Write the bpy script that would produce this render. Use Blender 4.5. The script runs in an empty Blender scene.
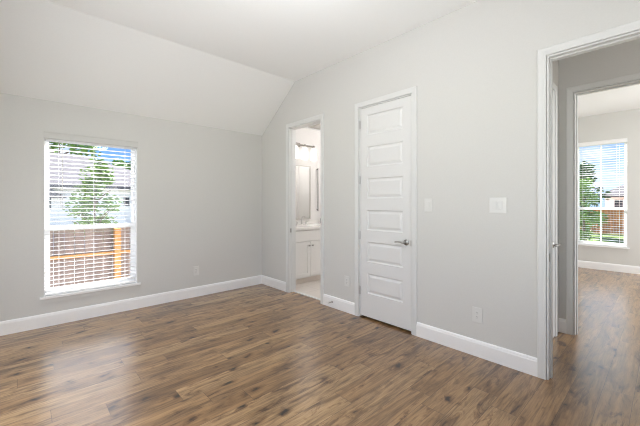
import bpy, bmesh, math, random
from mathutils import Vector, Matrix
random.seed(7)
sc = bpy.context.scene
COL = sc.collection
PI = math.pi

# ---------------------------------------------------------------- camera
F_PX, U0, V0, YAW, CAM_Z = 322.0, 320.0, 202.4, math.radians(42.783), 1.33
cam_d = bpy.data.cameras.new('camera'); cam = bpy.data.objects.new('camera', cam_d); COL.objects.link(cam)
cam_d.sensor_fit = 'HORIZONTAL'; cam_d.sensor_width = 36.0
cam_d.lens = F_PX / 640 * 36.0
cam_d.shift_y = -(213 - V0) / 640.0
cam_d.clip_start = 0.02; cam_d.clip_end = 400
cam.location = (0, 0, CAM_Z); cam.rotation_euler = (PI/2, 0, -YAW)
sc.camera = cam

# ---------------------------------------------------------------- view, world, sun, large lights
sc.view_settings.view_transform = 'Standard'; sc.view_settings.look = 'None'
sc.view_settings.gamma = 1.0; sc.view_settings.use_curve_mapping = False
sc.view_settings.exposure = -0.12
sc.cycles.max_bounces = 12; sc.cycles.diffuse_bounces = 8; sc.cycles.glossy_bounces = 5
sc.cycles.transparent_max_bounces = 24; sc.cycles.transmission_bounces = 8
sc.cycles.use_denoising = True; sc.cycles.filter_width = 1.1; sc.cycles.sample_clamp_indirect = 6.0
sc.cycles.caustics_reflective = False; sc.cycles.caustics_refractive = False

w = bpy.data.worlds.new('sky'); sc.world = w; w.use_nodes = True
nt = w.node_tree; N = nt.nodes; L = nt.links; N.clear()
tc = N.new('ShaderNodeTexCoord'); sp = N.new('ShaderNodeSeparateXYZ'); L.new(tc.outputs['Generated'], sp.inputs[0])
rp = N.new('ShaderNodeValToRGB'); L.new(sp.outputs['Z'], rp.inputs[0])
e = rp.color_ramp.elements
e[0].position = 0.0; e[0].color = (.52, .72, .98, 1); e[1].position = .45; e[1].color = (.12, .33, .85, 1)
m_ = rp.color_ramp.elements.new(.12); m_.color = (.21, .44, .90, 1)
nz = N.new('ShaderNodeTexNoise'); nz.inputs['Scale'].default_value = 3.2; nz.inputs['Detail'].default_value = 5
mp = N.new('ShaderNodeMapping'); mp.inputs['Scale'].default_value = (1, 1, 3.5)
L.new(tc.outputs['Generated'], mp.inputs[0]); L.new(mp.outputs[0], nz.inputs['Vector'])
cr = N.new('ShaderNodeValToRGB'); cr.color_ramp.elements[0].position = .52; cr.color_ramp.elements[1].position = .72
L.new(nz.outputs['Fac'], cr.inputs[0])
mx = N.new('ShaderNodeMixRGB'); L.new(cr.outputs[0], mx.inputs[0]); L.new(rp.outputs[0], mx.inputs[1]); mx.inputs[2].default_value = (1, 1, 1, 1)
bg = N.new('ShaderNodeBackground'); bg.inputs['Strength'].default_value = 1.35; L.new(mx.outputs[0], bg.inputs[0])
wo = N.new('ShaderNodeOutputWorld'); L.new(bg.outputs[0], wo.inputs[0])

def light(name, kind, loc, energy, color=(1, 1, 1), aim=None, **kw):
    d = bpy.data.lights.new(name, kind); d.energy = energy; d.color = color
    for k, v in kw.items(): setattr(d, k, v)
    o = bpy.data.objects.new(name, d); COL.objects.link(o); o.location = loc
    if aim is not None:
        o.rotation_euler = (Vector(aim) - Vector(loc)).to_track_quat('-Z', 'Y').to_euler()
    return o
light('sun', 'SUN', (0, 0, 20), 28.0, (1.0, .98, .95), (-.65*20, -.80*20, 0), angle=.01)
# fill lights added out of view to brighten the bedroom, at made-up windows
light('fill_light_left', 'AREA', (-.80, 2.1, 1.30), 41, (.97, .985, 1.0), (3, 2.2, -.1), shape='RECTANGLE', size=1.9, size_y=1.5)
light('fill_light_back', 'AREA', (1.2, -.86, 1.3), 26, (.97, .985, 1.0), (1.3, 2, 4.2), shape='RECTANGLE', size=1.6, size_y=1.5)
# fill light added out of view to brighten the far room
light('fill_light_far', 'AREA', (6.2, -2.35, 1.9), 150, (.97, .985, 1), (6.0, 1.2, .2), shape='RECTANGLE', size=2.0, size_y=1.6)

# ---------------------------------------------------------------- materials
def mat(name, color, rough=.5, metal=0, spec=.5, emit=None, estr=0, coat=0):
    m = bpy.data.materials.new(name); m.use_nodes = True
    b = m.node_tree.nodes['Principled BSDF']
    b.inputs['Base Color'].default_value = (*color, 1); b.inputs['Roughness'].default_value = rough
    b.inputs['Metallic'].default_value = metal; b.inputs['Specular IOR Level'].default_value = spec
    b.inputs['Coat Weight'].default_value = coat
    if emit: b.inputs['Emission Color'].default_value = (*emit, 1); b.inputs['Emission Strength'].default_value = estr
    return m
def noisy(m, scale, amt, bump=0, vec_scale=(1, 1, 1), detail=3):
    """small procedural variation of the base colour and surface"""
    nt = m.node_tree; N = nt.nodes; L = nt.links; b = N['Principled BSDF']
    g = N.new('ShaderNodeNewGeometry'); mp = N.new('ShaderNodeMapping'); mp.inputs['Scale'].default_value = vec_scale
    n = N.new('ShaderNodeTexNoise'); n.inputs['Scale'].default_value = scale; n.inputs['Detail'].default_value = detail
    L.new(g.outputs['Position'], mp.inputs[0]); L.new(mp.outputs[0], n.inputs['Vector'])
    c = b.inputs['Base Color'].default_value[:]
    r = N.new('ShaderNodeValToRGB'); L.new(n.outputs['Fac'], r.inputs[0])
    r.color_ramp.elements[0].position = .3; r.color_ramp.elements[1].position = .7
    r.color_ramp.elements[0].color = (*[x*(1-amt) for x in c[:3]], 1); r.color_ramp.elements[1].color = (*[min(1, x*(1+amt)) for x in c[:3]], 1)
    L.new(r.outputs[0], b.inputs['Base Color'])
    if bump:
        bp = N.new('ShaderNodeBump'); bp.inputs['Strength'].default_value = bump; bp.inputs['Distance'].default_value = .002
        L.new(n.outputs['Fac'], bp.inputs['Height']); L.new(bp.outputs[0], b.inputs['Normal'])
    return m
M = {}
M['wall'] = noisy(mat('wall_paint', (.648, .645, .624), .6, spec=.25), 90, .012, .05)
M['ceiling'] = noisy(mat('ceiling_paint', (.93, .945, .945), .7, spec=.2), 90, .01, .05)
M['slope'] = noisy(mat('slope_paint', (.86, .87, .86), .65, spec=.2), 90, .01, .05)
M['bath_wall'] = noisy(mat('bath_paint', (.76, .75, .74), .6, spec=.25), 90, .012, .05)
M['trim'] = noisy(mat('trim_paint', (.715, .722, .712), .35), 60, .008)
M['base'] = noisy(mat('baseboard_paint', (.90, .90, .90), .35), 60, .008)
M['door'] = noisy(mat('door_paint', (.74, .74, .735), .38), 60, .008)
M['vinyl'] = noisy(mat('vinyl_frame', (.88, .88, .88), .35), 60, .006)
M['plate'] = noisy(mat('switch_plastic', (.71, .71, .69), .35), 60, .006)
M['slot'] = noisy(mat('dark_slot', (.05, .05, .05), .6), 60, .01)
M['nickel'] = noisy(mat('satin_nickel', (.40, .39, .37), .28, metal=1), 200, .03)
M['hinge'] = noisy(mat('hinge_metal', (.62, .61, .60), .35, metal=.9), 200, .03)
M['dark_metal'] = noisy(mat('dark_metal', (.09, .085, .08), .4, metal=.6), 200, .03)
M['cabinet'] = noisy(mat('cabinet_paint', (.82, .815, .80), .4), 60, .008)
M['toe'] = noisy(mat('toe_board', (.74, .68, .62), .5), 60, .02)
M['counter'] = noisy(mat('counter_stone', (.86, .85, .83), .2), 9, .04)
M['mirror'] = noisy(mat('mirror_glass', (.93, .94, .93), .02, metal=1), 5, .001)
M['valance'] = noisy(mat('valance_white', (.60, .60, .58), .5), 60, .01)
M['cord'] = noisy(mat('blind_cord', (.85, .85, .85), .7), 60, .01)
M['lamp'] = noisy(mat('lamp_glass', (.9, .9, .88), .4, emit=(1, .93, .86), estr=1.5), 30, .01)
M['dome'] = noisy(mat('dome_glass', (.9, .9, .88), .4, emit=(1, .98, .95), estr=5.0), 30, .01)
M['toe_bar'] = noisy(mat('brushed_bar', (.34, .32, .29), .6, metal=.3), 60, .02)
M['rubber'] = noisy(mat('white_rubber', (.75, .75, .74), .6), 60, .01)
M['vent'] = noisy(mat('vent_plastic', (.55, .53, .50), .5), 60, .01)

def slat_mat():
    m = bpy.data.materials.new('blind_slat'); m.use_nodes = True; nt = m.node_tree; N = nt.nodes; L = nt.links
    b = N['Principled BSDF']; b.inputs['Roughness'].default_value = .4
    g = N.new('ShaderNodeNewGeometry'); n = N.new('ShaderNodeTexNoise'); n.inputs['Scale'].default_value = 40
    L.new(g.outputs['Position'], n.inputs['Vector'])
    r = N.new('ShaderNodeValToRGB'); r.color_ramp.elements[0].color = (.91, .91, .91, 1); r.color_ramp.elements[1].color = (.94, .94, .94, 1)
    L.new(n.outputs['Fac'], r.inputs[0]); L.new(r.outputs[0], b.inputs['Base Color'])
    L.new(r.outputs[0], b.inputs['Base Color'])
    b.inputs['Subsurface Weight'].default_value = 1.0; b.inputs['Subsurface Radius'].default_value = (1, 1, 1); b.inputs['Subsurface Scale'].default_value = .012
    return m
M['slat'] = slat_mat()
def glass_mat():
    m = bpy.data.materials.new('window_glass'); m.use_nodes = True; nt = m.node_tree; N = nt.nodes; L = nt.links
    N.remove(N['Principled BSDF'])
    t = N.new('ShaderNodeBsdfTransparent'); t.inputs[0].default_value = (.97, .985, .98, 1)
    g = N.new('ShaderNodeBsdfGlossy'); g.inputs['Roughness'].default_value = .01
    lw = N.new('ShaderNodeLayerWeight'); lw.inputs['Blend'].default_value = .5
    pw = N.new('ShaderNodeMath'); pw.operation = 'POWER'; L.new(lw.outputs['Facing'], pw.inputs[0]); pw.inputs[1].default_value = 4.0
    f = N.new('ShaderNodeMath'); f.operation = 'MULTIPLY_ADD'; L.new(pw.outputs[0], f.inputs[0]); f.inputs[1].default_value = .8; f.inputs[2].default_value = .05
    x = N.new('ShaderNodeMixShader'); L.new(f.outputs[0], x.inputs[0]); L.new(t.outputs[0], x.inputs[1]); L.new(g.outputs[0], x.inputs[2])
    L.new(x.outputs[0], N['Material Output'].inputs[0]); return m
M['glass'] = glass_mat()

def floor_mat():
    m = bpy.data.materials.new('plank_floor'); m.use_nodes = True; nt = m.node_tree; N = nt.nodes; L = nt.links
    b = N['Principled BSDF']
    def math_(op, a, c=None, d=None):
        n = N.new('ShaderNodeMath'); n.operation = op
        for i, v in enumerate((a, c, d)):
            if v is None: continue
            if isinstance(v, (int, float)): n.inputs[i].default_value = v
            else: L.new(v, n.inputs[i])
        return n.outputs[0]
    def comb(x, y, z):
        n = N.new('ShaderNodeCombineXYZ')
        for i, v in enumerate((x, y, z)):
            if isinstance(v, (int, float)): n.inputs[i].default_value = v
            else: L.new(v, n.inputs[i])
        return n.outputs[0]
    def ramp(fac, pts):
        n = N.new('ShaderNodeValToRGB'); cr = n.color_ramp
        while len(cr.elements) < len(pts): cr.elements.new(.5)
        for el, (p, c) in zip(cr.elements, pts): el.position = p; el.color = (*c, 1)
        L.new(fac, n.inputs[0]); return n.outputs[0]
    def noise(vec, scale, detail=4, dist=0, rough=.55):
        n = N.new('ShaderNodeTexNoise'); n.inputs['Scale'].default_value = scale; n.inputs['Detail'].default_value = detail
        n.inputs['Distortion'].default_value = dist; n.inputs['Roughness'].default_value = rough
        L.new(vec, n.inputs['Vector']); return n.outputs['Fac']
    g = N.new('ShaderNodeNewGeometry'); s = N.new('ShaderNodeSeparateXYZ'); L.new(g.outputs['Position'], s.inputs[0])
    X, Y = s.outputs['X'], s.outputs['Y']
    W_, LN = .158, 1.15
    yr = math_('DIVIDE', Y, W_); row = math_('FLOOR', yr); fy = math_('FRACT', yr)
    wn = N.new('ShaderNodeTexWhiteNoise'); wn.noise_dimensions = '1D'; L.new(row, wn.inputs['W'])
    xs = math_('ADD', math_('DIVIDE', X, LN), math_('MULTIPLY', wn.outputs['Value'], 9.0))
    colm = math_('FLOOR', xs); fx = math_('FRACT', xs)
    wi = N.new('ShaderNodeTexWhiteNoise'); wi.noise_dimensions = '2D'; L.new(comb(row, colm, 0), wi.inputs['Vector'])
    pid = wi.outputs['Value']; off = math_('MULTIPLY', pid, 37.0)
    ey = math_('MULTIPLY', math_('MINIMUM', fy, math_('SUBTRACT', 1.0, fy)), W_)
    ex = math_('MULTIPLY', math_('MINIMUM', fx, math_('SUBTRACT', 1.0, fx)), LN)
    seam = math_('MINIMUM', ey, ex)
    seamr = ramp(math_('MULTIPLY', seam, 100.0), [(0.0, (.35, .35, .35)), (.28, (1, 1, 1))])
    grain = noise(comb(math_('MULTIPLY', X, 3.2), math_('MULTIPLY', Y, 55.0), off), 1.0, 7, .7, .7)
    blotch = noise(comb(math_('MULTIPLY', X, 1.7), math_('MULTIPLY', Y, 9.0), off), 1.0, 6, .9, .68)
    dark = noise(comb(math_('MULTIPLY', X, 2.6), math_('MULTIPLY', Y, 13.0), math_('ADD', off, 11.0)), 1.0, 6, 1.1, .7)
    tone = ramp(pid, [(0, (.220, .123, .052)), (.35, (.268, .156, .070)), (.7, (.305, .183, .085)), (1, (.37, .238, .120))])
    def mul(a, c, f=1.0):
        n = N.new('ShaderNodeMixRGB'); n.blend_type = 'MULTIPLY'; n.inputs[0].default_value = f
        L.new(a, n.inputs[1]); L.new(c, n.inputs[2]); return n.outputs[0]
    c = mul(tone, ramp(grain, [(.30, (.40, .37, .34)), (.48, (.92, .91, .90)), (.66, (1.26, 1.26, 1.26))]))
    c = mul(c, ramp(blotch, [(.33, (.42, .37, .33)), (.46, (.84, .81, .78)), (.60, (1.16, 1.15, 1.13))]))
    c = mul(c, ramp(dark, [(.30, (.18, .14, .11)), (.37, (.55, .49, .44)), (.45, (1, 1, 1))]))
    # knots
    v = N.new('ShaderNodeTexVoronoi'); v.voronoi_dimensions = '2D'; v.inputs['Scale'].default_value = 1.0
    wv = N.new('ShaderNodeTexNoise'); wv.inputs['Scale'].default_value = 11; wv.inputs['Detail'].default_value = 5
    L.new(g.outputs['Position'], wv.inputs['Vector'])
    vx = math_('ADD', math_('MULTIPLY', X, 5.0), math_('ADD', math_('MULTIPLY', wv.outputs['Fac'], .8), math_('MULTIPLY', pid, 5.0)))
    vy = math_('ADD', math_('MULTIPLY', Y, 9.5), math_('MULTIPLY', wv.outputs['Fac'], .8))
    L.new(comb(vx, vy, off), v.inputs['Vector'])
    vs = N.new('ShaderNodeSeparateColor'); L.new(v.outputs['Color'], vs.inputs[0])
    kd = math_('ADD', v.outputs['Distance'], math_('MULTIPLY', vs.outputs[0], .60))
    c = mul(c, ramp(kd, [(.08, (.05, .04, .03)), (.13, (.26, .22, .18)), (.24, (.70, .65, .60)), (.42, (1, 1, 1))]))
    c = mul(c, seamr)
    L.new(c, b.inputs['Base Color'])
    b.inputs['Roughness'].default_value = .36; b.inputs['IOR'].default_value = 1.5
    b.inputs['Specular IOR Level'].default_value = .2
    b.inputs['Coat Weight'].default_value = .85; b.inputs['Coat Roughness'].default_value = .24; b.inputs['Coat IOR'].default_value = 1.6
    bp = N.new('ShaderNodeBump'); bp.inputs['Strength'].default_value = .35; bp.inputs['Distance'].default_value = .0015
    hs = math_('ADD', math_('MULTIPLY', math_('MINIMUM', math_('MULTIPLY', seam, 400.0), 1.0), 1.0), math_('MULTIPLY', blotch, .5))
    L.new(hs, bp.inputs['Height']); L.new(bp.outputs[0], b.inputs['Normal'])
    return m
M['floor'] = floor_mat()
def tile_mat():
    m = mat('bath_tile', (.70, .66, .62), .3); nt = m.node_tree; N = nt.nodes; L = nt.links
    g = N.new('ShaderNodeNewGeometry'); br = N.new('ShaderNodeTexBrick'); br.offset = .5
    br.inputs['Scale'].default_value = 1; br.inputs['Brick Width'].default_value = .6; br.inputs['Row Height'].default_value = .3
    br.inputs['Mortar Size'].default_value = .003
    br.inputs['Color1'].default_value = (.66, .61, .57, 1); br.inputs['Color2'].default_value = (.70, .655, .61, 1); br.inputs['Mortar'].default_value = (.5, .47, .44, 1)
    L.new(g.outputs['Position'], br.inputs['Vector']); L.new(br.outputs['Color'], N['Principled BSDF'].inputs['Base Color']); return m
M['tile'] = tile_mat()
# outdoors
M['grass'] = noisy(mat('lawn_grass', (.13, .19, .06), .9, spec=.1), 6, .35, .3, detail=6)
M['leaf'] = noisy(mat('tree_leaf', (.22, .34, .09), .6, spec=.2), 2.5, .45)
M['leaf_dark'] = noisy(mat('dark_leaf', (.06, .14, .04), .6, spec=.2), 2.0, .45)
M['bark'] = noisy(mat('bark', (.20, .13, .10), .9), 12, .3)
M['fence_board'] = noisy(mat('fence_board', (.24, .18, .155), .8, spec=.1), 1.0, .28, vec_scale=(8, 8, .8))
M['fence_rail'] = noisy(mat('fence_rail', (.55, .27, .10), .8, spec=.1), 6, .12)
M['fence_cedar'] = noisy(mat('cedar_board', (.80, .27, .10), .8, spec=.1), 1.0, .22, vec_scale=(4, 8, .8))
M['siding'] = noisy(mat('white_siding', (.92, .90, .85), .8, spec=.1), 3, .03)
M['roof'] = noisy(mat('roof_shingle', (.15, .138, .145), .9, spec=.1), 5, .15, .3)
M['fascia'] = noisy(mat('dark_fascia', (.12, .11, .12), .7), 5, .1)
M['pane_dark'] = noisy(mat('dark_window_pane', (.05, .06, .08), .2), 5, .1)

# ---------------------------------------------------------------- helpers
def add_box(bm, x0, x1, y0, y1, z0, z1):
    v = [bm.verts.new((x, y, z)) for z in (z0, z1) for y in (y0, y1) for x in (x0, x1)]
    for f in ((0,2,3,1), (4,5,7,6), (0,1,5,4), (2,6,7,3), (0,4,6,2), (1,3,7,5)):
        bm.faces.new([v[i] for i in f])
    return v
def bx(*args):
    bm = bmesh.new(); add_box(bm, *args); return bm
def rbox(x0, x1, y0, y1, z0, z1, r=.002, seg=2):
    bm = bx(x0, x1, y0, y1, z0, z1)
    bmesh.ops.bevel(bm, geom=list(bm.edges), offset=r, segments=seg, affect='EDGES', profile=.5)
    return bm
def add_tube(bm, p0, p1, r0, r1=None, n=16, cap=True):
    r1 = r0 if r1 is None else r1
    p0, p1 = Vector(p0), Vector(p1); q = (p1-p0).to_track_quat('Z', 'Y')
    a = [bm.verts.new(p0 + q @ Vector((r0*math.cos(2*PI*k/n), r0*math.sin(2*PI*k/n), 0))) for k in range(n)]
    b = [bm.verts.new(p1 + q @ Vector((r1*math.cos(2*PI*k/n), r1*math.sin(2*PI*k/n), 0))) for k in range(n)]
    for k in range(n): bm.faces.new((a[k], a[(k+1) % n], b[(k+1) % n], b[k]))
    if cap: bm.faces.new(a[::-1]); bm.faces.new(b)
    return bm
def add_lathe(bm, prof, origin, axis=(0, 0, 1), n=24):
    """prof: (radius, height) along axis"""
    o = Vector(origin); q = Vector(axis).to_track_quat('Z', 'Y'); rings = []
    for r, h in prof:
        rings.append([bm.verts.new(o + q @ Vector((max(r, 1e-4)*math.cos(2*PI*k/n), max(r, 1e-4)*math.sin(2*PI*k/n), h))) for k in range(n)])
    for A, B in zip(rings, rings[1:]):
        for k in range(n): bm.faces.new((A[k], A[(k+1) % n], B[(k+1) % n], B[k]))
    bm.faces.new(rings[0][::-1]); bm.faces.new(rings[-1]); return bm
def add_path_tube(bm, pts, radii, n=12):
    pts = [Vector(p) for p in pts]; rings = []
    for i, p in enumerate(pts):
        t = (pts[min(i+1, len(pts)-1)] - pts[max(i-1, 0)]).normalized()
        q = t.to_track_quat('Z', 'Y'); r = radii[i] if isinstance(radii, (list, tuple)) else radii
        rings.append([bm.verts.new(p + q @ Vector((r*math.cos(2*PI*k/n), r*math.sin(2*PI*k/n), 0))) for k in range(n)])
    for A, B in zip(rings, rings[1:]):
        best = min(range(n), key=lambda s: sum((A[k].co - B[(k+s) % n].co).length for k in range(0, n, 3)))
        for k in range(n): bm.faces.new((A[k], A[(k+1) % n], B[(k+1+best) % n], B[(k+best) % n]))
    bm.faces.new(rings[0][::-1]); bm.faces.new(rings[-1]); return bm
def add_prism(bm, poly, axis, a0, a1):
    """extrude a 2-D polygon along 'X','Y' or 'Z' between a0 and a1"""
    def P(u, v, a): return (a, u, v) if axis == 'X' else (u, a, v) if axis == 'Y' else (u, v, a)
    A = [bm.verts.new(P(u, v, a0)) for u, v in poly]; B = [bm.verts.new(P(u, v, a1)) for u, v in poly]
    n = len(poly); bm.faces.new(A[::-1]); bm.faces.new(B)
    for k in range(n): bm.faces.new((A[k], A[(k+1) % n], B[(k+1) % n], B[k]))
    return bm
def add_sweep(bm, path, prof, place, closed=False):
    """mitred sweep: path = 2-D points in a plane, prof = (offset, height); place(u,v,h) -> 3-D.
    offset is measured to the left of the walking direction"""
    n = len(path); rings = []
    for i in range(n):
        p = Vector(path[i])
        if closed or 0 < i < n-1:
            d0 = (p - Vector(path[i-1])).normalized(); d1 = (Vector(path[(i+1) % n]) - p).normalized()
        elif i == 0: d0 = d1 = (Vector(path[1]) - p).normalized()
        else: d0 = d1 = (p - Vector(path[i-1])).normalized()
        n0 = Vector((-d0.y, d0.x)); n1 = Vector((-d1.y, d1.x)); mi = (n0+n1).normalized(); k = 1/max(.2, mi.dot(n0))
        rings.append([bm.verts.new(place(p.x+mi.x*k*o, p.y+mi.y*k*o, h)) for o, h in prof])
    m = len(prof)
    for i in range(n if closed else n-1):
        A, B = rings[i], rings[(i+1) % n]
        for k in range(m): bm.faces.new((A[k], A[(k+1) % m], B[(k+1) % m], B[k]))
    if not closed: bm.faces.new(rings[0][::-1]); bm.faces.new(rings[-1])
    return bm
def wpos(o):
    p = Vector((0, 0, 0))
    while o is not None: p += o.location; o = o.parent
    return p
def obj(name, bm, m, parent=None, smooth=False, base=None):
    bmesh.ops.recalc_face_normals(bm, faces=list(bm.faces))
    off = wpos(parent) if parent is not None else Vector(base or (0, 0, 0))
    for v in bm.verts: v.co -= off
    me = bpy.data.meshes.new(name); bm.to_mesh(me); bm.free()
    me.materials.append(M[m] if isinstance(m, str) else m)
    if smooth:
        for p in me.polygons: p.use_smooth = True
    o = bpy.data.objects.new(name, me); COL.objects.link(o)
    if parent is not None: o.parent = parent
    elif base: o.location = base
    return o
def sharp(o, ang=35):
    """smooth shading with hard creases kept"""
    me = o.data
    for p in me.polygons: p.use_smooth = True
    me.set_sharp_from_angle(angle=math.radians(ang)); return o
def thing(name, label, cat, loc, group=None):
    o = bpy.data.objects.new(name, None); COL.objects.link(o); o.location = loc; o.empty_display_size = .1
    o['label'] = label; o['category'] = cat
    if group: o['group'] = group
    return o
def tag(o, label, cat, group=None, kind=None):
    o['label'] = label; o['category'] = cat
    if group: o['group'] = group
    if kind: o['kind'] = kind
    return o
def struct(name, bm, m, parent=None, label=None):
    o = obj(name, bm, m, parent)
    if parent is None: o['kind'] = 'structure'
    if label: o['label'] = label
    return o
def sroot(name, loc, label=None):
    o = bpy.data.objects.new(name, None); COL.objects.link(o); o.location = loc; o['kind'] = 'structure'; o.empty_display_size = .1
    if label: o['label'] = label
    return o

# ---------------------------------------------------------------- the room shell
XB, YA, T = 2.892, 4.527, .12            # right wall face, left (window) wall face, wall thickness
XL, YN = -.95, -.95                      # walls behind the camera
ZC, YF, ZK = 3.075, 3.656, 2.426         # flat ceiling, fold line, foot of the slope
GZ = -.9                                 # ground outside
XH0, XH1 = 4.06, 4.18                     # partition between hall and far room
YHS = .765                               # hall side wall
XF = 8.40                                # far room window wall
DH = 2.43                                # door opening height
BATH = (3.105, 3.800); CLO = (1.757, 2.452); ENT = (-.20, .617); HD2 = (-.20, .640)
WA = (.172, 1.062, .31, 2.055)           # window opening in the left wall: x0,x1,z0,z1
WF = (.522, 1.297, .463, 2.530)           # far window opening: y0,y1,z0,z1

def wallY(name, y0, y1, spans, holes, ztop, m='wall', zb=0.0):
    """wall running along x between y0 and y1 with rectangular holes (a,b,z0,z1)"""
    bm = bmesh.new(); a0, a1 = spans; cuts = sorted(holes); x = a0
    for (a, b, z0, z1) in cuts:
        add_box(bm, x, a, y0, y1, zb, ztop)
        if z0 > zb: add_box(bm, a, b, y0, y1, zb, z0)
        add_box(bm, a, b, y0, y1, z1, ztop); x = b
    add_box(bm, x, a1, y0, y1, zb, ztop)
    return struct(name, bm, m)
def wallX(name, x0, x1, spans, holes, top, m='wall', zb=0.0, brk=()):
    bm = bmesh.new(); a0, a1 = spans
    ys = sorted(set([a0, a1] + [h[0] for h in holes] + [h[1] for h in holes] + [b for b in brk if a0 < b < a1]))
    for a, b in zip(ys, ys[1:]):
        mid = (a+b)/2; h = [q for q in holes if q[0] <= mid <= q[1]]
        if h:
            if h[0][2] > zb: add_box(bm, x0, x1, a, b, zb, h[0][2])
            lo = h[0][3]
        else: lo = zb
        add_prism(bm, [(a, lo), (b, lo), (b, top(b)), (a, top(a))], 'X', x0, x1)
    return struct(name, bm, m)
roofz = lambda y: ZC+.02 if y <= YF else ZC+.02 - (y-YF)*(ZC-ZK)/(YA-YF)
flat = lambda y: ZC+.02
struct('floor', bx(XL-T, XF+T, -2.6, YA+.02, -.12, 0), 'floor')
wallY('wall_left', YA, YA+T, (XL-T, XB+.001), [WA], ZK+.03, zb=GZ)
wallX('wall_right', XB, XB+T, (YN, YA+T), [(BATH[0], BATH[1], 0, DH), (CLO[0], CLO[1], 0, DH), (ENT[0], ENT[1], 0, DH)], roofz, brk=(YF,))
wallX('wall_behind_left', XL-T, XL, (YN-T, YA), [(1.22, 3.18, .50, 2.10)], roofz, zb=GZ, brk=(YF,))
wallY('wall_behind', YN-T, YN, (XL, XB+T), [(.38, 2.02, .50, 2.10)], ZC+.02, zb=GZ)
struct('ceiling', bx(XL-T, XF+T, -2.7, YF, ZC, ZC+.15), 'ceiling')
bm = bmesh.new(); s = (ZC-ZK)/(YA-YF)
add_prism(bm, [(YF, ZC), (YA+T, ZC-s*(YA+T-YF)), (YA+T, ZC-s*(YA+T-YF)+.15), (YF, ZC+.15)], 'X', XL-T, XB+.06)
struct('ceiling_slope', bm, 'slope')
# hall
wallX('wall_hall_back', XH0, XH1, (-2.6, YHS+T), [(HD2[0], HD2[1], 0, DH)], flat)
wallY('wall_hall_side', YHS, YHS+T, (XB+T, XH0), [], ZC+.02)
struct('wall_hall_end', bx(XB+T, XH0, -1.4, -1.3, 0, ZC+.02), 'wall')
# closet
struct('wall_closet', bx(3.75, 3.85, YHS+T, 2.62, 0, ZC+.02), 'wall')
# far room
wallX('wall_far', XF, XF+T, (-2.6, 2.1), [(WF[0], WF[1], WF[2], WF[3])], flat, zb=GZ)
struct('wall_far_side', bx(XH1, XF, 2.0, 2.1, GZ, ZC+.02), 'wall')
wallY('wall_far_near', -2.62, -2.5, (XH0, XF+T), [(5.15, 7.25, .9, 2.6)], ZC+.02, zb=GZ)
struct('wall_far_jog', bx(XH0, XH1, YHS+T, 2.1, 0, ZC+.02), 'wall')
# bathroom
ZB = 2.70
struct('wall_bath_vanity', bx(XB+T, 5.2, YA, YA+T, GZ, ZC), 'bath_wall')
struct('wall_bath_near', bx(XB+T, 5.2, 2.62, 2.72, 0, ZC), 'bath_wall')
struct('wall_bath_end', bx(5.1, 5.2, 2.72, YA, 0, ZC), 'bath_wall')
struct('wall_bath_lining', add_box and (lambda b: (add_box(b, XB+T, XB+T+.004, 2.72, BATH[0]-.08, 0, ZB), add_box(b, XB+T, XB+T+.004, BATH[1]+.08, YA, 0, ZB), b)[-1])(bmesh.new()), 'bath_wall')
struct('ceiling_bathroom', bx(XB+T, 5.2, 2.62, YA+T, ZB, ZB+.1), 'ceiling')
struct('floor_bathroom', bx(XB+T-.005, 5.1, 2.72, YA, 0.0, .008), 'tile')
struct('trim_threshold', rbox(XB+T-.05, XB+T+.0, BATH[0], BATH[1], 0, .010, .003), 'trim')

# ---------------------------------------------------------------- baseboards
BH = .14
bprof = [(0, 0), (.014, 0), (.014, BH-.028), (.011, BH-.018), (.011, BH-.012), (.006, BH-.003), (0, BH)]
def base_x(name, xface, sgn, y0, y1):      # runs along y, sticks out to sgn*x
    bm = bmesh.new(); add_prism(bm, [(xface+sgn*a, z) for a, z in bprof], 'Y', y0, y1); return struct(name, bm, 'base')
def base_y(name, yface, sgn, x0, x1):
    bm = bmesh.new(); add_prism(bm, [(yface+sgn*a, z) for a, z in bprof], 'X', x0, x1); return struct(name, bm, 'base')
CW = .056                                   # casing width
base_y('baseboard_left', YA, -1, XL, XB)
base_x('baseboard_right_corner', XB, -1, BATH[1]+CW, YA-.014)
base_x('baseboard_right_middle', XB, -1, CLO[1]+CW, BATH[0]-CW)
base_x('baseboard_right_near', XB, -1, ENT[1]+CW, CLO[0]-CW)
base_x('baseboard_behind_left', XL, 1, YN, YA-.014)
base_y('baseboard_behind', YN, 1, XL+.014, XB)
base_x('baseboard_hall_back', XH0, -1, HD2[1]+CW, YHS)
base_x('baseboard_far', XF, -1, -2.5, 2.0)
base_y('baseboard_far_side', 2.0, -1, XH1, XF-.014)
base_y('baseboard_bath_near', 2.72, 1, XB+T, 5.1)

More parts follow.
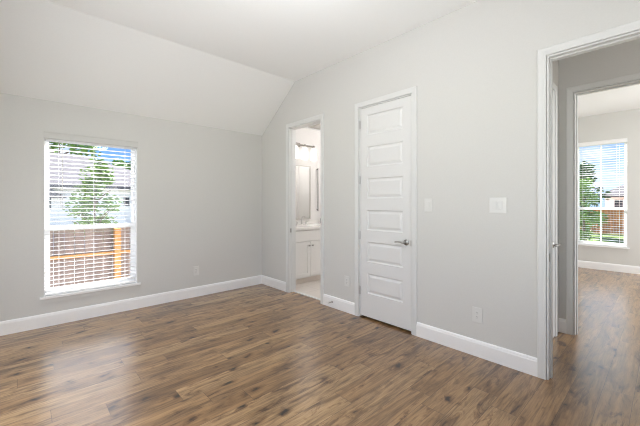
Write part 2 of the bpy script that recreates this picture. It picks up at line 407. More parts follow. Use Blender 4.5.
# ---------------------------------------------------------------- door casings and jambs
# profile across the casing: offset 0 at the opening side
cprof = [(0, 0), (0, .010), (.003, .012), (.016, .0125), (.024, .0135), (.040, .0155), (.050, .016), (CW, .013), (CW, 0)]
def casing(name, plane, face, sgn, a0, a1, ztop, jamb_to=None, reveal=.003):
    """casing + jamb lining round an opening. plane 'X': wall at x=face, opening along y; 'Y': wall at y=face, opening along x"""
    def place(u, v, h):
        return (face+sgn*h, u, v) if plane == 'X' else (u, face+sgn*h, v)
    bm = bmesh.new()
    add_sweep(bm, [(a0-reveal+.0, 0), (a0-reveal, ztop+reveal), (a1+reveal, ztop+reveal), (a1+reveal, 0)], [(o, h) for o, h in cprof], place)
    t = struct(name, bm, 'trim')
    if jamb_to is not None:
        lo, hi = sorted((face, jamb_to)); jt = .012
        b = bmesh.new()
        def bb(u0, u1, z0, z1, l=lo, h=hi):
            if plane == 'X': add_box(b, l, h, u0, u1, z0, z1)
            else: add_box(b, u0, u1, l, h, z0, z1)
        bb(a0-.002, a0+jt-.002, 0, ztop); bb(a1-jt+.002, a1+.002, 0, ztop); bb(a0+jt-.002, a1-jt+.002, ztop-jt, ztop+.002)
        struct('jamb', b, 'trim', t)
        b = bmesh.new(); m_ = (lo+hi)/2
        bb(a0+jt-.002, a0+jt+.009, 0, ztop-jt, m_-.018, m_+.018); bb(a1-jt-.009, a1-jt+.002, 0, ztop-jt, m_-.018, m_+.018)
        if 'bath' not in name: bb(a0+jt+.009, a1-jt-.009, ztop-jt-.011, ztop-jt, m_-.018, m_+.018)
        struct('door_stop_moulding', b, 'trim', t)
    return t
tb = casing('trim_bathroom_doorway', 'X', XB, -1, BATH[0], BATH[1], DH, XB+T)
tcl = casing('trim_closet_door', 'X', XB, -1, CLO[0], CLO[1], DH, None)
te = casing('trim_entry_doorway', 'X', XB, -1, ENT[0], ENT[1], DH, XB+T)
casing('trim_entry_hall_side', 'X', XB+T, 1, ENT[0], ENT[1], DH)
casing('trim_bathroom_inner', 'X', XB+T, 1, BATH[0], BATH[1], DH)
casing('trim_far_doorway', 'X', XH0, -1, HD2[0], HD2[1], DH, XH1)
casing('trim_far_doorway_inner', 'X', XH1, 1, HD2[0], HD2[1], DH)
# strike plates on the jambs
def strike(parent, x, y, z, s):
    b = rbox(x-.012, x+.012, y, y+s*.0025 if s > 0 else y, z-.03, z+.03, .0008) if s > 0 else rbox(x-.012, x+.012, y+s*.0025, y, z-.03, z+.03, .0008)
    obj('strike_plate', b, 'nickel', parent)
strike(te, XB+.026, ENT[1]-.0105, .915, -1)
strike(tb, XB+.026, BATH[1]-.0105, .915, -1)

# ---------------------------------------------------------------- panelled doors
def door_slab_bm(width, z0, z1, thick, place, npan=6):
    """slab in local (u 0..width, v z, depth d>0 towards viewer); raised panels on the viewer face"""
    bm = bmesh.new(); H = z1-z0
    stile = .102; u0, u1 = stile, width-stile
    top_r, bot_r, gap = .089, .267, .134
    ph = (H - top_r - bot_r - gap*(npan-1)) / npan
    holes = [(z0+bot_r+k*(ph+gap), z0+bot_r+k*(ph+gap)+ph) for k in range(npan)]
    V = lambda u, v, d: bm.verts.new(place(u, v, d))
    def quad(a, b, c, d): bm.faces.new((a, b, c, d))
    def rect(ua, ub, va, vb, d=0): quad(V(ua, va, d), V(ub, va, d), V(ub, vb, d), V(ua, vb, d))
    rect(0, u0, z0, z1); rect(u1, width, z0, z1)
    v = z0
    for a, b in holes: rect(u0, u1, v, a); v = b
    rect(u0, u1, v, z1)
    steps = [(0, 0), (.006, -.010), (.016, -.0115), (.022, -.010), (.040, -.003), (.044, -.0025)]
    for a, b in holes:
        rings = [[V(u0+s, a+s, d), V(u1-s, a+s, d), V(u1-s, b-s, d), V(u0+s, b-s, d)] for s, d in steps]
        for A, B in zip(rings, rings[1:]):
            for k in range(4): quad(A[k], A[(k+1) % 4], B[(k+1) % 4], B[k])
        bm.faces.new(rings[-1])
    # back and edges
    rect(0, width, z0, z1, -thick)
    for (ua, va, ub, vb) in ((0, z0, width, z0), (width, z0, width, z1), (width, z1, 0, z1), (0, z1, 0, z0)):
        quad(V(ua, va, 0), V(ub, vb, 0), V(ub, vb, -thick), V(ua, va, -thick))
    bmesh.ops.remove_doubles(bm, verts=list(bm.verts), dist=.0001); return bm
def lever(parent, place, u, z, du, name='door_handle'):
    """rosette, neck and lever; place(u,v,d) maps to 3-D, du = +-1 lever direction"""
    def P(a, b, c): return Vector(place(a, b, c))
    ax = (P(0, 0, 1) - P(0, 0, 0)); b = bmesh.new()
    add_lathe(b, [(.031, 0), (.031, .003), (.029, .006), (.024, .009), (.013, .012), (.0105, .02), (.0105, .045), (.012, .048), (.012, .056), (.009, .06)], P(u, z, 0), ax, 28)
    h = obj(name, b, 'nickel', parent, smooth=True); sharp(h)
    b = bmesh.new()
    pts = [P(u, z, .05), P(u+du*.02, z+.001, .052), P(u+du*.045, z+.004, .051), P(u+du*.075, z+.005, .048), P(u+du*.098, z+.002, .046), P(u+du*.112, z-.002, .045)]
    add_path_tube(b, pts, [.0105, .0095, .008, .0075, .0075, .005], 14)
    obj('lever', b, 'nickel', h, smooth=True)
def hinge(parent, x, y, z, ax):
    b = bmesh.new()
    for k in range(5): add_tube(b, (x, y, z-.045+k*.018+.001), (x, y, z-.045+(k+1)*.018-.001), .0065, n=12)
    add_lathe(b, [(.003, 0), (.006, .003), (.003, .008)], (x, y, z+.045), (0, 0, 1), 12)
    if ax == 'X': add_box(b, x+.001, x+.006, y-.018, y+.012, z-.045, z+.045)
    obj('hinge', b, 'hinge', parent)
# closet door (hinges at the larger-y side, lever near the smaller-y side)
yl, yr = CLO[1]-.010, CLO[0]+.010
dr = sroot('door_1', (XB+.012, (yl+yr)/2, 0), 'closed white six-panel door in the right wall')
pl = lambda u, v, d: (XB+.010-d, yl-u, v)
sl = struct('door_slab', door_slab_bm(yl-yr, .022, DH-.012, .035, pl), 'door', dr)
lever(dr, pl, yl-yr-.062, .918, -1)
for z in (.31, .95, 1.59, 2.23): hinge(dr, XB-.002, yl+.006, z, 'X')
b = bmesh.new(); add_box(b, XB, XB+.11, CLO[1]-.008, CLO[1]+.002, 0, DH); add_box(b, XB, XB+.11, CLO[0]-.002, CLO[0]+.008, 0, DH); add_box(b, XB, XB+.11, CLO[0]+.008, CLO[1]-.008, DH-.010, DH+.002)
struct('jamb', b, 'trim', tcl)
strike(tcl, XB+.004, CLO[0]+.0080, .915, 1)
# hall side door, seen almost edge-on
hx1 = 3.87; hx0 = hx1-.72
th_ = casing('trim_hall_door', 'Y', YHS, -1, hx0+.06, hx1, DH)
d2 = sroot('door_2', ((hx0+hx1)/2, YHS, 0), 'white panel door on the hall side wall, seen almost edge-on')
pl2 = lambda u, v, d: (hx0+.065+u, YHS-.004-d, v)
struct('door_slab', door_slab_bm(hx1-hx0-.065, .012, DH-.003, .003, pl2), 'door', d2)
lever(d2, pl2, hx1-hx0-.065-.075, .918, -1)

# ---------------------------------------------------------------- windows
def sash_bm(place, a0, a1, z0, z1, d0, d1, st=.038, top=None, bot=None):
    """rectangular ring in window plane; place(a,z,d) with depth d"""
    top = top or st; bot = bot or st
    bm = bmesh.new()
    def B(u0, u1, w0, w1):
        p, q = Vector(place(u0, w0, d0)), Vector(place(u1, w1, d1))
        add_box(bm, min(p.x, q.x), max(p.x, q.x), min(p.y, q.y), max(p.y, q.y), min(p.z, q.z), max(p.z, q.z))
    B(a0, a0+st, z0, z1); B(a1-st, a1, z0, z1); B(a0+st, a1-st, z0, z0+bot); B(a0+st, a1-st, z1-top, z1)
    return bm, B
def window(name, place, a0, a1, z0, z1, meet, root_loc, label, muntins=False):
    """single-hung: depth 0 is the wall face, growing outwards"""
    r = sroot(name, root_loc, label)
    bm, _ = sash_bm(place, a0, a1, z0, z1, .075, .118, .022)
    struct('window_frame', bm, 'vinyl', r)
    bm, B = sash_bm(place, a0+.020, a1-.020, meet-.018, z1-.020, .098, .112, .028, bot=.035)
    if muntins:
        c = (a0+a1)/2; B(c-.009, c+.009, meet+.017, z1-.048); zm = (meet+z1)/2+.02; B(a0+.048, a1-.048, zm-.009, zm+.009)
    struct('upper_sash', bm, 'vinyl', r)
    bm, B = sash_bm(place, a0+.020, a1-.020, z0+.020, meet+.030, .080, .096, .034, bot=.060, top=.045)
    if muntins: c = (a0+a1)/2; B(c-.009, c+.009, z0+.08, meet-.015)
    struct('lower_sash', bm, 'vinyl', r)
    for (q0, q1, dd) in ((meet+.017, z1-.048, .105), (z0+.08, meet-.015, .088)):
        bm = bmesh.new()
        def Bx(u0, u1, w0, w1, e0, e1):
            p, q = Vector(place(u0, w0, e0)), Vector(place(u1, w1, e1))
            add_box(bm, min(p.x, q.x), max(p.x, q.x), min(p.y, q.y), max(p.y, q.y), min(p.z, q.z), max(p.z, q.z))
        v = [bm.verts.new(place(*t_)) for t_ in ((a0+.04, q0-.01, dd), (a1-.04, q0-.01, dd), (a1-.04, q1+.01, dd), (a0+.04, q1+.01, dd))]
        bm.faces.new(v)
        struct('window_pane', bm, 'glass', r)
    # stool and apron
    bm = bmesh.new()
    def Bx(bm, u0, u1, w0, w1, e0, e1):
        p, q = Vector(place(u0, w0, e0)), Vector(place(u1, w1, e1))
        add_box(bm, min(p.x, q.x), max(p.x, q.x), min(p.y, q.y), max(p.y, q.y), min(p.z, q.z), max(p.z, q.z))
    Bx(bm, a0, a1, z0-.001, z0+.012, 0, .08); Bx(bm, a0-.035, a1+.035, z0-.012, z0+.012, -.028, 0)
    struct('window_sill', bm, 'vinyl', r)
    bm = bmesh.new(); Bx(bm, a0-.015, a1+.015, z0-.062, z0-.012, -.012, 0)
    struct('window_apron', bm, 'wall', r)
    # white-painted returns
    bm = bmesh.new(); Bx(bm, a0, a0+.004, z0+.012, z1, 0, .075); Bx(bm, a1-.004, a1, z0+.012, z1, 0, .075); Bx(bm, a0+.004, a1-.004, z1-.004, z1, 0, .075)
    struct('window_return', bm, 'vinyl', r)
    return r
plA = lambda a, z, d: (a, YA+d, z)
plF = lambda a, z, d: (XF+d, a, z)
window('window_1', plA, WA[0], WA[1], WA[2], WA[3], 1.035, (.617, YA, WA[2]), 'tall white sash window in the left wall')
window('window_2', plF, WF[0], WF[1], WF[2], WF[3], 1.197, (XF, .91, WF[2]), 'white sash window with glazing bars in the far room', muntins=True)

# unseen made-up windows, added to frame the three fill lights
def plain_window(name, place, a0, a1, z0, z1, loc, label):
    r_ = sroot(name, loc, label); m_ = (a0+a1)/2
    bm, B = sash_bm(place, a0, a1, z0, z1, .06, .11, .03); B(m_-.02, m_+.02, z0+.03, z1-.03)
    struct('window_frame', bm, 'vinyl', r_)
    bm = bmesh.new(); bm.faces.new([bm.verts.new(place(*t_)) for t_ in ((a0+.02, z0+.02, .09), (a1-.02, z0+.02, .09), (a1-.02, z1-.02, .09), (a0+.02, z1-.02, .09))])
    struct('window_pane', bm, 'glass', r_)
plain_window('added_window_left', lambda a, z, d: (XL-d, a, z), 1.22, 3.18, .50, 2.10, (XL, 2.2, .5), 'unseen wide window added left of the camera around a fill light')
plain_window('added_window_back', lambda a, z, d: (a, YN-d, z), .38, 2.02, .50, 2.10, (1.2, YN, .5), 'unseen wide window added behind the camera around a fill light')
plain_window('added_window_far', lambda a, z, d: (a, -2.5-d, z), 5.15, 7.25, .9, 2.6, (6.2, -2.5, .9), 'unseen wide side window added in the far room around a fill light')

def blind(label, place, a0, a1, z0, z1, root_loc, tilt, vmat='valance', vz=-.002):
    t = thing('window_blind', label, 'window blind', root_loc)
    pitch = .046; hw = .025; dc = .036
    zt = z1-.075
    bm = bmesh.new()
    def B(bm, u0, u1, w0, w1, e0, e1):
        p, q = Vector(place(u0, w0, e0)), Vector(place(u1, w1, e1))
        add_box(bm, min(p.x, q.x), max(p.x, q.x), min(p.y, q.y), max(p.y, q.y), min(p.z, q.z), max(p.z, q.z))
    B(bm, a0+.003, a1-.003, z1-.045, z1-.005, .012, .062)
    obj('head_rail', bm, 'vinyl', t)
    bm = bmesh.new()
    add_sweep(bm, [(a0-.006, z1+vz), (a1+.012, z1+vz)], [(-.038, -.002), (-.038, .010), (-.032, .014), (.026, .014), (.030, .018), (.038, .018), (.038, -.002)],
              lambda u, v, h: place(u, v, -h))
    obj('valance', bm, vmat, t)
    bm = bmesh.new(); zz = z1-.058; n = 0
    while zz > z0+.06:
        rows = []
        for k in range(5):
            s = -1+k/2; crown = .0025*(1-s*s); d = dc+s*hw; zc = zz - s*hw*math.tan(tilt)+crown
            rows.append((d, zc))
        for a, b_ in ((0, 0),):
            top = [[bm.verts.new(place(u, z+.0012, d)) for d, z in rows] for u in (a0+.006, a1-.006)]
            bot = [[bm.verts.new(place(u, z-.0012, d)) for d, z in rows] for u in (a0+.006, a1-.006)]
            for k in range(4):
                bm.faces.new((top[0][k], top[0][k+1], top[1][k+1], top[1][k])); bm.faces.new((bot[0][k+1], bot[0][k], bot[1][k], bot[1][k+1]))
            for q in (0, 4): bm.faces.new((top[0][q], top[1][q], bot[1][q], bot[0][q]))
            for q in (0, 1): bm.faces.new(top[q] + bot[q][::-1])
        zz -= pitch; n += 1
    obj('slats', bm, 'slat', t)
    bm = bmesh.new(); B(bm, a0+.006, a1-.006, z0+.016, z0+.036, dc-.026, dc+.026)
    bmesh.ops.bevel(bm, geom=list(bm.edges), offset=.004, segments=2, affect='EDGES')
    obj('bottom_rail', bm, 'slat', t)
    for f in (.14, .5, .86):
        bm = bmesh.new(); u = a0+(a1-a0)*f
        for d in (dc-hw-.001, dc+hw+.001): B(bm, u-.0009, u+.0009, z0+.03, z1-.03, d-.0006, d+.0006)
        obj('ladder_cord', bm, 'cord', t)
    bm = bmesh.new(); u = a0+.15
    add_tube(bm, place(u, z1-.07, .002), place(u, z1-.80, .004), .004, .0045, 8)
    obj('tilt_wand', bm, 'cord', t)
    return t
blind('white horizontal slat blind in the window of the left bedroom wall', plA, WA[0]+.004, WA[1]-.004, WA[2], WA[3], (.617, YA+.036, WA[2]), math.radians(4))
blind('white horizontal slat blind in the far room window seen through two doorways', plF, WF[0]+.004, WF[1]-.004, WF[2], WF[3], (XF+.036, .87, WF[2]), math.radians(1), 'vinyl', -.02)

# ---------------------------------------------------------------- switches and outlets
def plate_place(kind, c, z):
    if kind == 'B': return lambda u, v, d: (XB-d, c-u, z+v)
    return lambda u, v, d: (c+u, YA-d, z+v)
def pbox(place, u0, u1, v0, v1, d0, d1, r=0):
    p, q = Vector(place(u0, v0, d0)), Vector(place(u1, v1, d1))
    a = (min(p.x, q.x), max(p.x, q.x), min(p.y, q.y), max(p.y, q.y), min(p.z, q.z), max(p.z, q.z))
    return rbox(*a, r) if r else bx(*a)
def wall_plate(name, label, cat, wall, c, z, wdt, hgt, rockers=0, outlet=False, group=None):
    P = plate_place(wall, c, z)
    t = thing(name, label, cat, P(0, -hgt/2, 0), group)
    obj('cover_plate', pbox(P, -wdt/2, wdt/2, -hgt/2, hgt/2, 0, .006, .0025), 'plate', t)
    for k in range(rockers):
        u = (k-(rockers-1)/2)*.046
        obj('rocker', pbox(P, u-.0165, u+.0165, -.033, .033, .004, .0095, .0015), 'plate', t)
    if outlet:
        f = obj('socket_face', pbox(P, -.017, .017, -.034, .034, .004, .008, .0015), 'plate', t)
        for s in (-1, 1):
            bm = bmesh.new()
            for (u, hh) in ((-.0062, .0045), (.0062, .0038)):
                q = pbox(P, u-.0011, u+.0011, s*.018-hh+.003, s*.018+hh+.003, .0078, .0084)
                me = bpy.data.meshes.new('tmp'); q.to_mesh(me); q.free(); bm.from_mesh(me); bpy.data.meshes.remove(me)
            add_tube(bm, P(0, s*.018-.0085, .0078), P(0, s*.018-.0085, .0084), .0022, n=10)
            obj('socket_slots', bm, 'slot', f)
    for s in (-1, 1):
        obj('screw', add_tube(bmesh.new(), P(0, s*hgt*.42, .005), P(0, s*hgt*.42, .0068), .003, n=10), 'plate', t)
    return t
wall_plate('light_switch', 'narrow single white light switch just right of the closed panel door', 'light switch', 'B', 1.577, 1.303, .080, .126, rockers=1)
wall_plate('light_switch', 'wide white two-rocker light switch between the panel door and the entry doorway', 'light switch', 'B', .955, 1.306, .132, .128, rockers=2)
wall_plate('power_outlet', 'white power outlet low on the right wall below the light switches', 'power outlet', 'B', 1.12, .357, .084, .130, outlet=True)
wall_plate('power_outlet', 'white power outlet between the bathroom doorway and the closed panel door', 'power outlet', 'B', 2.64, .375, .080, .126, outlet=True)
wall_plate('power_outlet', 'white power outlet low on the window wall right of the window', 'power outlet', 'A', 1.803, .364, .084, .130, outlet=True)

# spring door stop on the baseboard
t = thing('door_stop', 'small spring door stop on the baseboard beside the bathroom doorway', 'door stop', (XB-.014, 2.88, .075))
b = bmesh.new(); add_lathe(b, [(.013, 0), (.013, .003), (.008, .006)], (XB-.014, 2.88, .075), (-1, 0, 0), 16); obj('mount', b, 'nickel', t, True)
b = bmesh.new(); pts = []
for k in range(0, 15*10+1):
    a = 2*PI*k/10; pts.append((XB-.019-.058*k/150, 2.88+.0055*math.cos(a), .075+.0055*math.sin(a)))
add_path_tube(b, pts, .0011, 5); obj('spring', b, 'nickel', t, True)
b = bmesh.new(); add_lathe(b, [(.0075, 0), (.008, .004), (.0075, .012), (.005, .014)], (XB-.075, 2.88, .075), (-1, 0, 0), 16); obj('rubber_tip', b, 'rubber', t, True)

# ---------------------------------------------------------------- ceiling lamp of the bedroom (just above the frame)
t = thing('ceiling_lamp', 'round white flush ceiling lamp of the bedroom above the picture', 'ceiling lamp', (1.15, 1.55, ZC))
b = bmesh.new(); add_lathe(b, [(.17, 0), (.175, .008), (.175, .022), (.165, .026)], (1.15, 1.55, ZC), (0, 0, -1), 40); obj('lamp_base', b, 'nickel', t, True)
b = bmesh.new(); add_lathe(b, [(.160, .024), (.158, .045), (.14, .072), (.10, .094), (.05, .106), (.0, .109)], (1.15, 1.55, ZC), (0, 0, -1), 40); obj('lamp_shade', b, 'dome', t, True)
light('ceiling_lamp_light', 'POINT', (1.15, 1.55, ZC-.55), 31, (.95, .975, 1), shadow_soft_size=.16)

# unseen lamp added to lift the dim hall, hidden by the door head
t = thing('ceiling_lamp', 'round white flush ceiling lamp added unseen in the hall as fill light', 'ceiling lamp', (3.5, -.75, ZC))
b = bmesh.new(); add_lathe(b, [(.12, 0), (.125, .008), (.125, .02), (.115, .024)], (3.5, -.75, ZC), (0, 0, -1), 32); obj('lamp_base', b, 'nickel', t, True)
b = bmesh.new(); add_lathe(b, [(.112, .022), (.11, .04), (.095, .062), (.06, .078), (.0, .084)], (3.5, -.75, ZC), (0, 0, -1), 32); obj('lamp_shade', b, 'lamp', t, True)
light('hall_fill_light', 'POINT', (3.5, -.75, ZC-.3), 6, (1, .90, .84), shadow_soft_size=.1)

# ---------------------------------------------------------------- bathroom
VY, VX0, VX1 = 3.987, XB+T+.01, 4.62
t = thing('vanity_cabinet', 'off-white bathroom vanity cabinet with shaker doors seen through the bathroom doorway', 'cabinet', ((VX0+VX1)/2, VY+.26, .008))
obj('cabinet_body', bx(VX0, VX1, VY+.019, YA-.003, .105, .888), 'cabinet', t)
obj('toe_kick', bx(VX0, VX1, VY+.07, VY+.09, .009, .105), 'toe', t)
def shaker(x0, x1, z0, z1, y=VY, rail=.055):
    bm = bmesh.new()
    add_box(bm, x0, x0+rail, y, y+.018, z0, z1); add_box(bm, x1-rail, x1, y, y+.018, z0, z1)
    add_box(bm, x0+rail, x1-rail, y, y+.018, z0, z0+rail); add_box(bm, x0+rail, x1-rail, y, y+.018, z1-rail, z1)
    add_box(bm, x0+rail, x1-rail, y+.010, y+.018, z0+rail, z1-rail); return bm
def knob(parent, x, z):
    b = bmesh.new(); add_lathe(b, [(.006, 0), (.005, .012), (.012, .018), (.0145, .024), (.012, .030), (.004, .033)], (x, VY, z), (0, -1, 0), 18); obj('knob', b, 'nickel', parent, True)
for x0, x1, kx in ((3.105, 3.474, 3.442), (3.480, 3.850, 3.512), (3.93, 4.26, 4.228), (4.266, 4.60, 4.30)):
    d = obj('cabinet_door', shaker(x0, x1, .125, .690), 'cabinet', t); knob(d, kx, .625)
for x0, x1 in ((3.105, 3.850), (3.93, 4.60)):
    obj('drawer_front', rbox(x0, x1, VY, VY+.018, .705, .872, .002), 'cabinet', t)
b = rbox(VX0, VX1+.01, VY-.022, YA-.001, .889, .935, .005)
tag(obj('vanity_countertop', b, 'counter', base=((VX0+VX1)/2, VY+.25, .889)), 'white stone countertop lying on the bathroom vanity cabinet', 'countertop')
b = rbox(VX0, VX1, YA-.018, YA-.001, .936, .995, .002)
tag(obj('backsplash', b, 'counter', base=((VX0+VX1)/2, YA-.01, .936)), 'low white stone backsplash strip along the wall above the vanity counter', 'backsplash')
# widespread faucet
fx, fy = 3.63, 4.40
t = thing('sink_faucet', 'two-handled satin metal faucet on the bathroom countertop', 'faucet', (fx, fy, .935))
b = bmesh.new(); add_lathe(b, [(.022, 0), (.022, .006), (.015, .012)], (fx, fy, .935), (0, 0, 1), 18)
add_path_tube(b, [(fx, fy, .94), (fx, fy, 1.02), (fx, fy-.01, 1.06), (fx, fy-.04, 1.085), (fx, fy-.08, 1.08), (fx, fy-.105, 1.055)], [.013, .012, .0115, .011, .0105, .0105], 12)
obj('spout', b, 'hinge', t, True)
for s in (-1, 1):
    b = bmesh.new(); hx = fx+s*.10
    add_lathe(b, [(.022, 0), (.022, .006), (.014, .012), (.012, .045), (.014, .05), (.010, .056)], (hx, fy, .935), (0, 0, 1), 18)
    add_path_tube(b, [(hx, fy, .985), (hx+s*.03, fy-.01, .993), (hx+s*.062, fy-.02, .998)], [.007, .006, .005], 10)
    obj('faucet_handle', b, 'hinge', t, True)
# mirror
mx0, mx1, mz0, mz1 = 3.20, 3.935, 1.02, 2.00
t = thing('vanity_mirror', 'rectangular wall mirror in a thin pale frame above the vanity', 'mirror', ((mx0+mx1)/2, YA, mz0))
obj('mirror_glass', bx(mx0+.012, mx1-.012, YA-.012, YA-.004, mz0+.012, mz1-.012), 'mirror', t)
bm = bmesh.new(); add_sweep(bm, [(mx0, mz0), (mx1, mz0), (mx1, mz1), (mx0, mz1)], [(0, .001), (0, .022), (.016, .022), (.018, .012), (.018, .001)], lambda u, v, h: (u, YA-h, v), closed=True)
obj('mirror_frame', bm, 'vent', t)
# vanity light with glass shades
t = thing('vanity_light', 'lit vanity light with clear white glass shades on a metal bar above the mirror', 'wall lamp', (3.62, YA, 2.35))
b = rbox(3.22, 4.03, YA-.05, YA-.028, 2.352, 2.378, .004); add_box(b, 3.56, 3.68, YA-.028, YA-.001, 2.33, 2.40)
obj('mounting_bar', b, 'toe_bar', t)
for x in (3.30, 3.515, 3.73, 3.945):
    b = bmesh.new(); add_tube(b, (x, YA-.05, 2.365), (x, YA-.085, 2.365), .008, n=10); add_lathe(b, [(.012, 0), (.028, .012), (.030, .05)], (x, YA-.095, 2.375), (0, 0, -1), 18)
    s = obj('lamp_arm', b, 'nickel', t, True)
    b = bmesh.new(); add_lathe(b, [(.030, 0), (.046, .03), (.054, .10), (.058, .22), (.053, .225)], (x, YA-.095, 2.325), (0, 0, -1), 24)
    obj('lamp_shade', b, 'lamp', s, True)
light('bathroom_fill_light', 'POINT', (4.3, 3.3, 2.5), 31, (1, .95, .92), shadow_soft_size=.15)  # fill light added to brighten the bathroom, no fixture
# dark vertical bar on the wall and dark dispenser
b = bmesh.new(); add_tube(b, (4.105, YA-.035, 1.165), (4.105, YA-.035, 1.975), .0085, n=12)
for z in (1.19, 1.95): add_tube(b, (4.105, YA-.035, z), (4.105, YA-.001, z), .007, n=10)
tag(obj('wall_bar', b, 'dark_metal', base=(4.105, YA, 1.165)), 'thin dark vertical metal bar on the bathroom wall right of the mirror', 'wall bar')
cx = 4.16; t = thing('soap_dispenser', 'small dark pump bottle standing at the back of the vanity counter', 'bottle', (cx, 4.44, .935))
b = bmesh.new(); add_lathe(b, [(.034, 0), (.036, .004), (.036, .085), (.030, .10), (.014, .108), (.014, .118)], (cx, 4.44, .935), (0, 0, 1), 22); obj('bottle_body', b, 'dark_metal', t, True)
b = bmesh.new(); add_tube(b, (cx, 4.44, 1.05), (cx, 4.44, 1.10), .005, n=10); add_path_tube(b, [(cx, 4.44, 1.10), (cx-.02, 4.42, 1.106), (cx-.045, 4.40, 1.10)], [.008, .007, .005], 10); obj('pump', b, 'dark_metal', t, True)
# ceiling vent
b = bmesh.new(); add_box(b, 3.80, 4.10, 4.12, 4.42, ZB-.012, ZB-.0005)
for k in range(9): add_box(b, 3.82, 4.08, 4.142+k*.030, 4.156+k*.030, ZB-.018, ZB-.012)
tag(obj('ceiling_vent', b, 'vent', base=(3.95, 4.27, ZB-.0005)), 'square grey exhaust vent in the bathroom ceiling', 'vent')

# ---------------------------------------------------------------- outdoors
struct('floor_ground', bx(-60, 120, -60, 90, GZ-.2, GZ), 'grass')
M['bounce_ground'] = noisy(mat('pale_bounce_ground', (.42, .40, .375), .8, spec=.1), 2, .08)  # pale ground added around the houses to bounce neutral light
struct('floor_side_bounce', bx(-15, 8.2, YA+T, 22, GZ, GZ+.02), 'bounce_ground')
struct('floor_rear_bounce', bx(-15, 8.2, -15, YN-2.2, GZ, GZ+.02), 'bounce_ground')
struct('floor_left_bounce', bx(-15, XL-T, YN-2.2, YA+T, GZ, GZ+.02), 'bounce_ground')

def tree(name, label, cat, x, y, z0, h, r, leaf, n, trunk_r, shape='cone', lsize=.09, group=None, base_frac=.25):
    t = thing(name, label, cat, (x, y, z0), group)
    b = bmesh.new(); add_path_tube(b, [(x, y, z0), (x+.03, y, z0+h*.3), (x-.02, y, z0+h*.6), (x, y, z0+h*.9)], [trunk_r, trunk_r*.8, trunk_r*.5, trunk_r*.2], 8)
    rnd = random.Random(hash((round(x*10), round(y*10))) & 0xffff)
    for k in range(7):
        a = rnd.uniform(0, 2*PI); zz = z0+h*rnd.uniform(base_frac, .75); rr = r*.7
        add_path_tube(b, [(x, y, zz), (x+rr*.5*math.cos(a), y+rr*.5*math.sin(a), zz+.1*h), (x+rr*math.cos(a), y+rr*math.sin(a), zz+.16*h)], [trunk_r*.4, trunk_r*.25, trunk_r*.1], 6)
    obj('trunk', b, 'bark', t)
    b = bmesh.new(); clumps = []
    for k in range(26):
        f = rnd.random(); zz = z0+h*(base_frac+(1-base_frac)*f)
        rad = r*(math.sqrt(max(0, 1-f)) if shape == 'cone' else math.sqrt(max(0.05, 1-(2*f-1)**2)))
        a = rnd.uniform(0, 2*PI); q = rad*math.sqrt(rnd.random())*.85
        clumps.append((x+q*math.cos(a), y+q*math.sin(a), zz, r*rnd.uniform(.22, .42)))
    for _ in range(n):
        c = rnd.choice(clumps); d = Vector((rnd.gauss(0, 1), rnd.gauss(0, 1), rnd.gauss(0, 1))).normalized()*c[3]*rnd.uniform(.5, 1.0)
        p = Vector(c[:3])+d; p.z = max(p.z, z0+.1)
        nn = Vector((rnd.gauss(0, 1), rnd.gauss(0, 1), rnd.gauss(.6, 1))).normalized(); q = nn.to_track_quat('Z', 'Y'); s = lsize*rnd.uniform(.6, 1.2)
        b.faces.new([b.verts.new(p + q @ Vector(v)) for v in ((-s, 0, 0), (0, -s*.5, .1*s), (s, 0, 0), (0, s*.5, .1*s))])
    obj('foliage', b, leaf, t)
    return t
# behind the left window: fence, small tree, neighbour's house, tall tree behind it
FY = 6.75; ftop = .90
t = thing('wooden_fence', 'weathered wooden board fence with orange rails outside the bedroom window', 'fence', (1.5, FY, GZ))
b = bmesh.new(); k = 0; x = -3.0
rr = random.Random(3)
while x < 7:
    wv = .135; add_box(b, x+.003, x+wv-.003, FY, FY+.018, GZ+.05, ftop+rr.uniform(-.01, .01)); x += wv
obj('fence_boards', b, 'fence_board', t)
for z in (.43, -.55):
    obj('fence_rail', rbox(-3.0, 7.0, FY-.04, FY, z-.028, z+.028, .004), 'fence_rail', t)
for x in (-1.15, 1.245, 3.6):
    obj('fence_post', rbox(x-.05, x+.05, FY-.14, FY-.04, GZ, ftop-.03, .005), 'fence_rail', t)
tree('young_tree', 'bright green young tree behind the fence outside the bedroom window', 'tree', 1.52, 11.0, GZ, 3.25, .85, 'leaf', 3400, .05, 'cone', .06, base_frac=.35)
tree('tall_tree', 'green treetop rising behind the roof at the upper left of the bedroom window', 'tree', 2.4, 36, GZ, 8.4, 3.9, 'leaf', 2600, .2, 'round', .28)
tree('tall_tree', 'green treetop behind the right end of the neighbouring roof', 'tree', 8.9, 44, GZ, 7.3, 2.4, 'leaf', 1800, .2, 'round', .26)

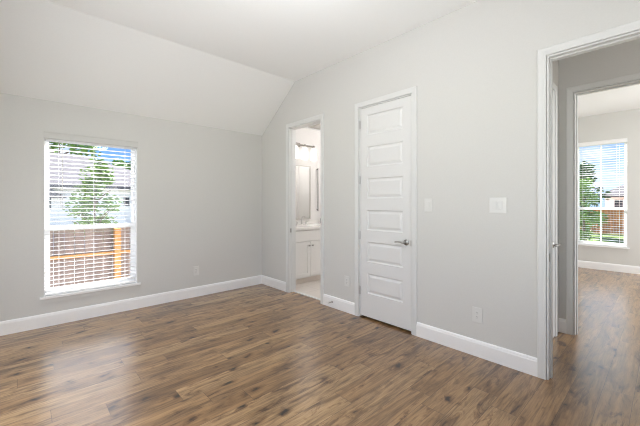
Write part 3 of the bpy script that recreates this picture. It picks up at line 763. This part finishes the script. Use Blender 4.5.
def house(label, x0, x1, y0, y1, zw, zr, ridge, wins, axis='x', over=.4):
    t = thing('neighbour_house', label, 'house', ((x0+x1)/2, (y0+y1)/2, GZ))
    obj('house_walls', bx(x0, x1, y0, y1, GZ, zw), 'siding', t)
    b = bmesh.new(); X0, X1, Y0, Y1 = x0-over, x1+over, y0-over, y1+over
    lo = [b.verts.new(p) for p in ((X0, Y0, zw), (X1, Y0, zw), (X1, Y1, zw), (X0, Y1, zw))]
    up = [b.verts.new((p[0], p[1], zw+.16)) for p in ((X0, Y0), (X1, Y0), (X1, Y1), (X0, Y1))]
    r0, r1 = [b.verts.new(p) for p in ridge]
    b.faces.new(lo[::-1])
    for k in range(4): b.faces.new((lo[k], lo[(k+1) % 4], up[(k+1) % 4], up[k]))
    if axis == 'x':
        b.faces.new((up[0], up[1], r1, r0)); b.faces.new((up[1], up[2], r1)); b.faces.new((up[2], up[3], r0, r1)); b.faces.new((up[3], up[0], r0))
    else:
        b.faces.new((up[0], up[1], r0)); b.faces.new((up[1], up[2], r1, r0)); b.faces.new((up[2], up[3], r1)); b.faces.new((up[3], up[0], r0, r1))
    obj('roof', b, 'roof', t)
    b = bmesh.new(); 
    for (a, c, d, e_) in ((X0-.02, X1+.02, Y0-.03, Y0), (X0-.02, X1+.02, Y1, Y1+.03), (X0-.03, X0, Y0, Y1), (X1, X1+.03, Y0, Y1)): add_box(b, a, c, d, e_, zw+.03, zw+.17)
    obj('fascia', b, 'fascia', t)
    for wv in wins:
        side, a, c, z0, z1 = wv
        if side == 'y': f = obj('house_window', bx(a-.06, c+.06, y0-.05, y0, z0-.06, z1+.06), 'siding', t); obj('pane', bx(a, c, y0-.06, y0-.051, z0, z1), 'pane_dark', f)
        else: f = obj('house_window', bx(x0-.05, x0, a-.06, c+.06, z0-.06, z1+.06), 'siding', t); obj('pane', bx(x0-.06, x0-.051, a, c, z0, z1), 'pane_dark', f)
    return t
h = house('white-walled house with a grey hipped roof across the fence from the bedroom window', -5, 7.2, 20, 29, 2.0, 4.3, ((-1, 24.5, 4.25), (2.6, 24.5, 4.25)),
      [('y', .80, 1.02, 1.0, 1.75), ('y', 4.02, 4.3, 1.15, 1.6)], 'x')
b = bmesh.new(); add_prism(b, [(.95, 1.55), (1.55, 1.55), (1.0, 1.95), (.80, 1.95)], 'Y', 19.2, 20.0); obj('porch_roof', b, 'roof', h)

struct('floor_far_bounce', bx(30.4, 60, -30, 30, GZ, GZ+.02), 'bounce_ground')  # unseen pale strip behind the fence, added to bounce neutral light onto the house
# beyond the far window: lawn, cedar fence, small tree, larger tree, house
t = thing('cedar_fence', 'orange-brown cedar fence across the lawn outside the far room window', 'fence', (30, 3, GZ))
b = bmesh.new(); y = -12.0
while y < 16: add_box(b, 30, 30.03, y+.004, y+.146, GZ+.03, .78); y += .15
obj('fence_boards', b, 'fence_cedar', t)
obj('cap_rail', bx(29.96, 30.07, -12, 16, .78, .82), 'fence_cedar', t)
tree('small_tree', 'small green tree with a slim pinkish trunk on the lawn outside the far room window', 'tree', 17.5, 2.42, GZ, 3.1, .95, 'leaf', 2600, .06, 'round', .075, base_frac=.12)
tree('bushy_tree', 'dark green bushy tree beyond the lawn at the left of the far room window', 'tree', 27.5, 4.3, GZ, 5.0, 1.6, 'leaf_dark', 2600, .15, 'round', .15, base_frac=.2)
house('white house with a grey roof beyond the cedar fence outside the far room window', 36, 46, -6, 3.6, 1.75, 4.2, ((41, -2.0, 4.6), (41, -.2, 4.6)),
      [('x', 2.5, 3.0, .95, 1.55), ('x', 1.3, 2.2, .95, 1.55), ('x', .0, .6, .95, 1.55)], 'y')
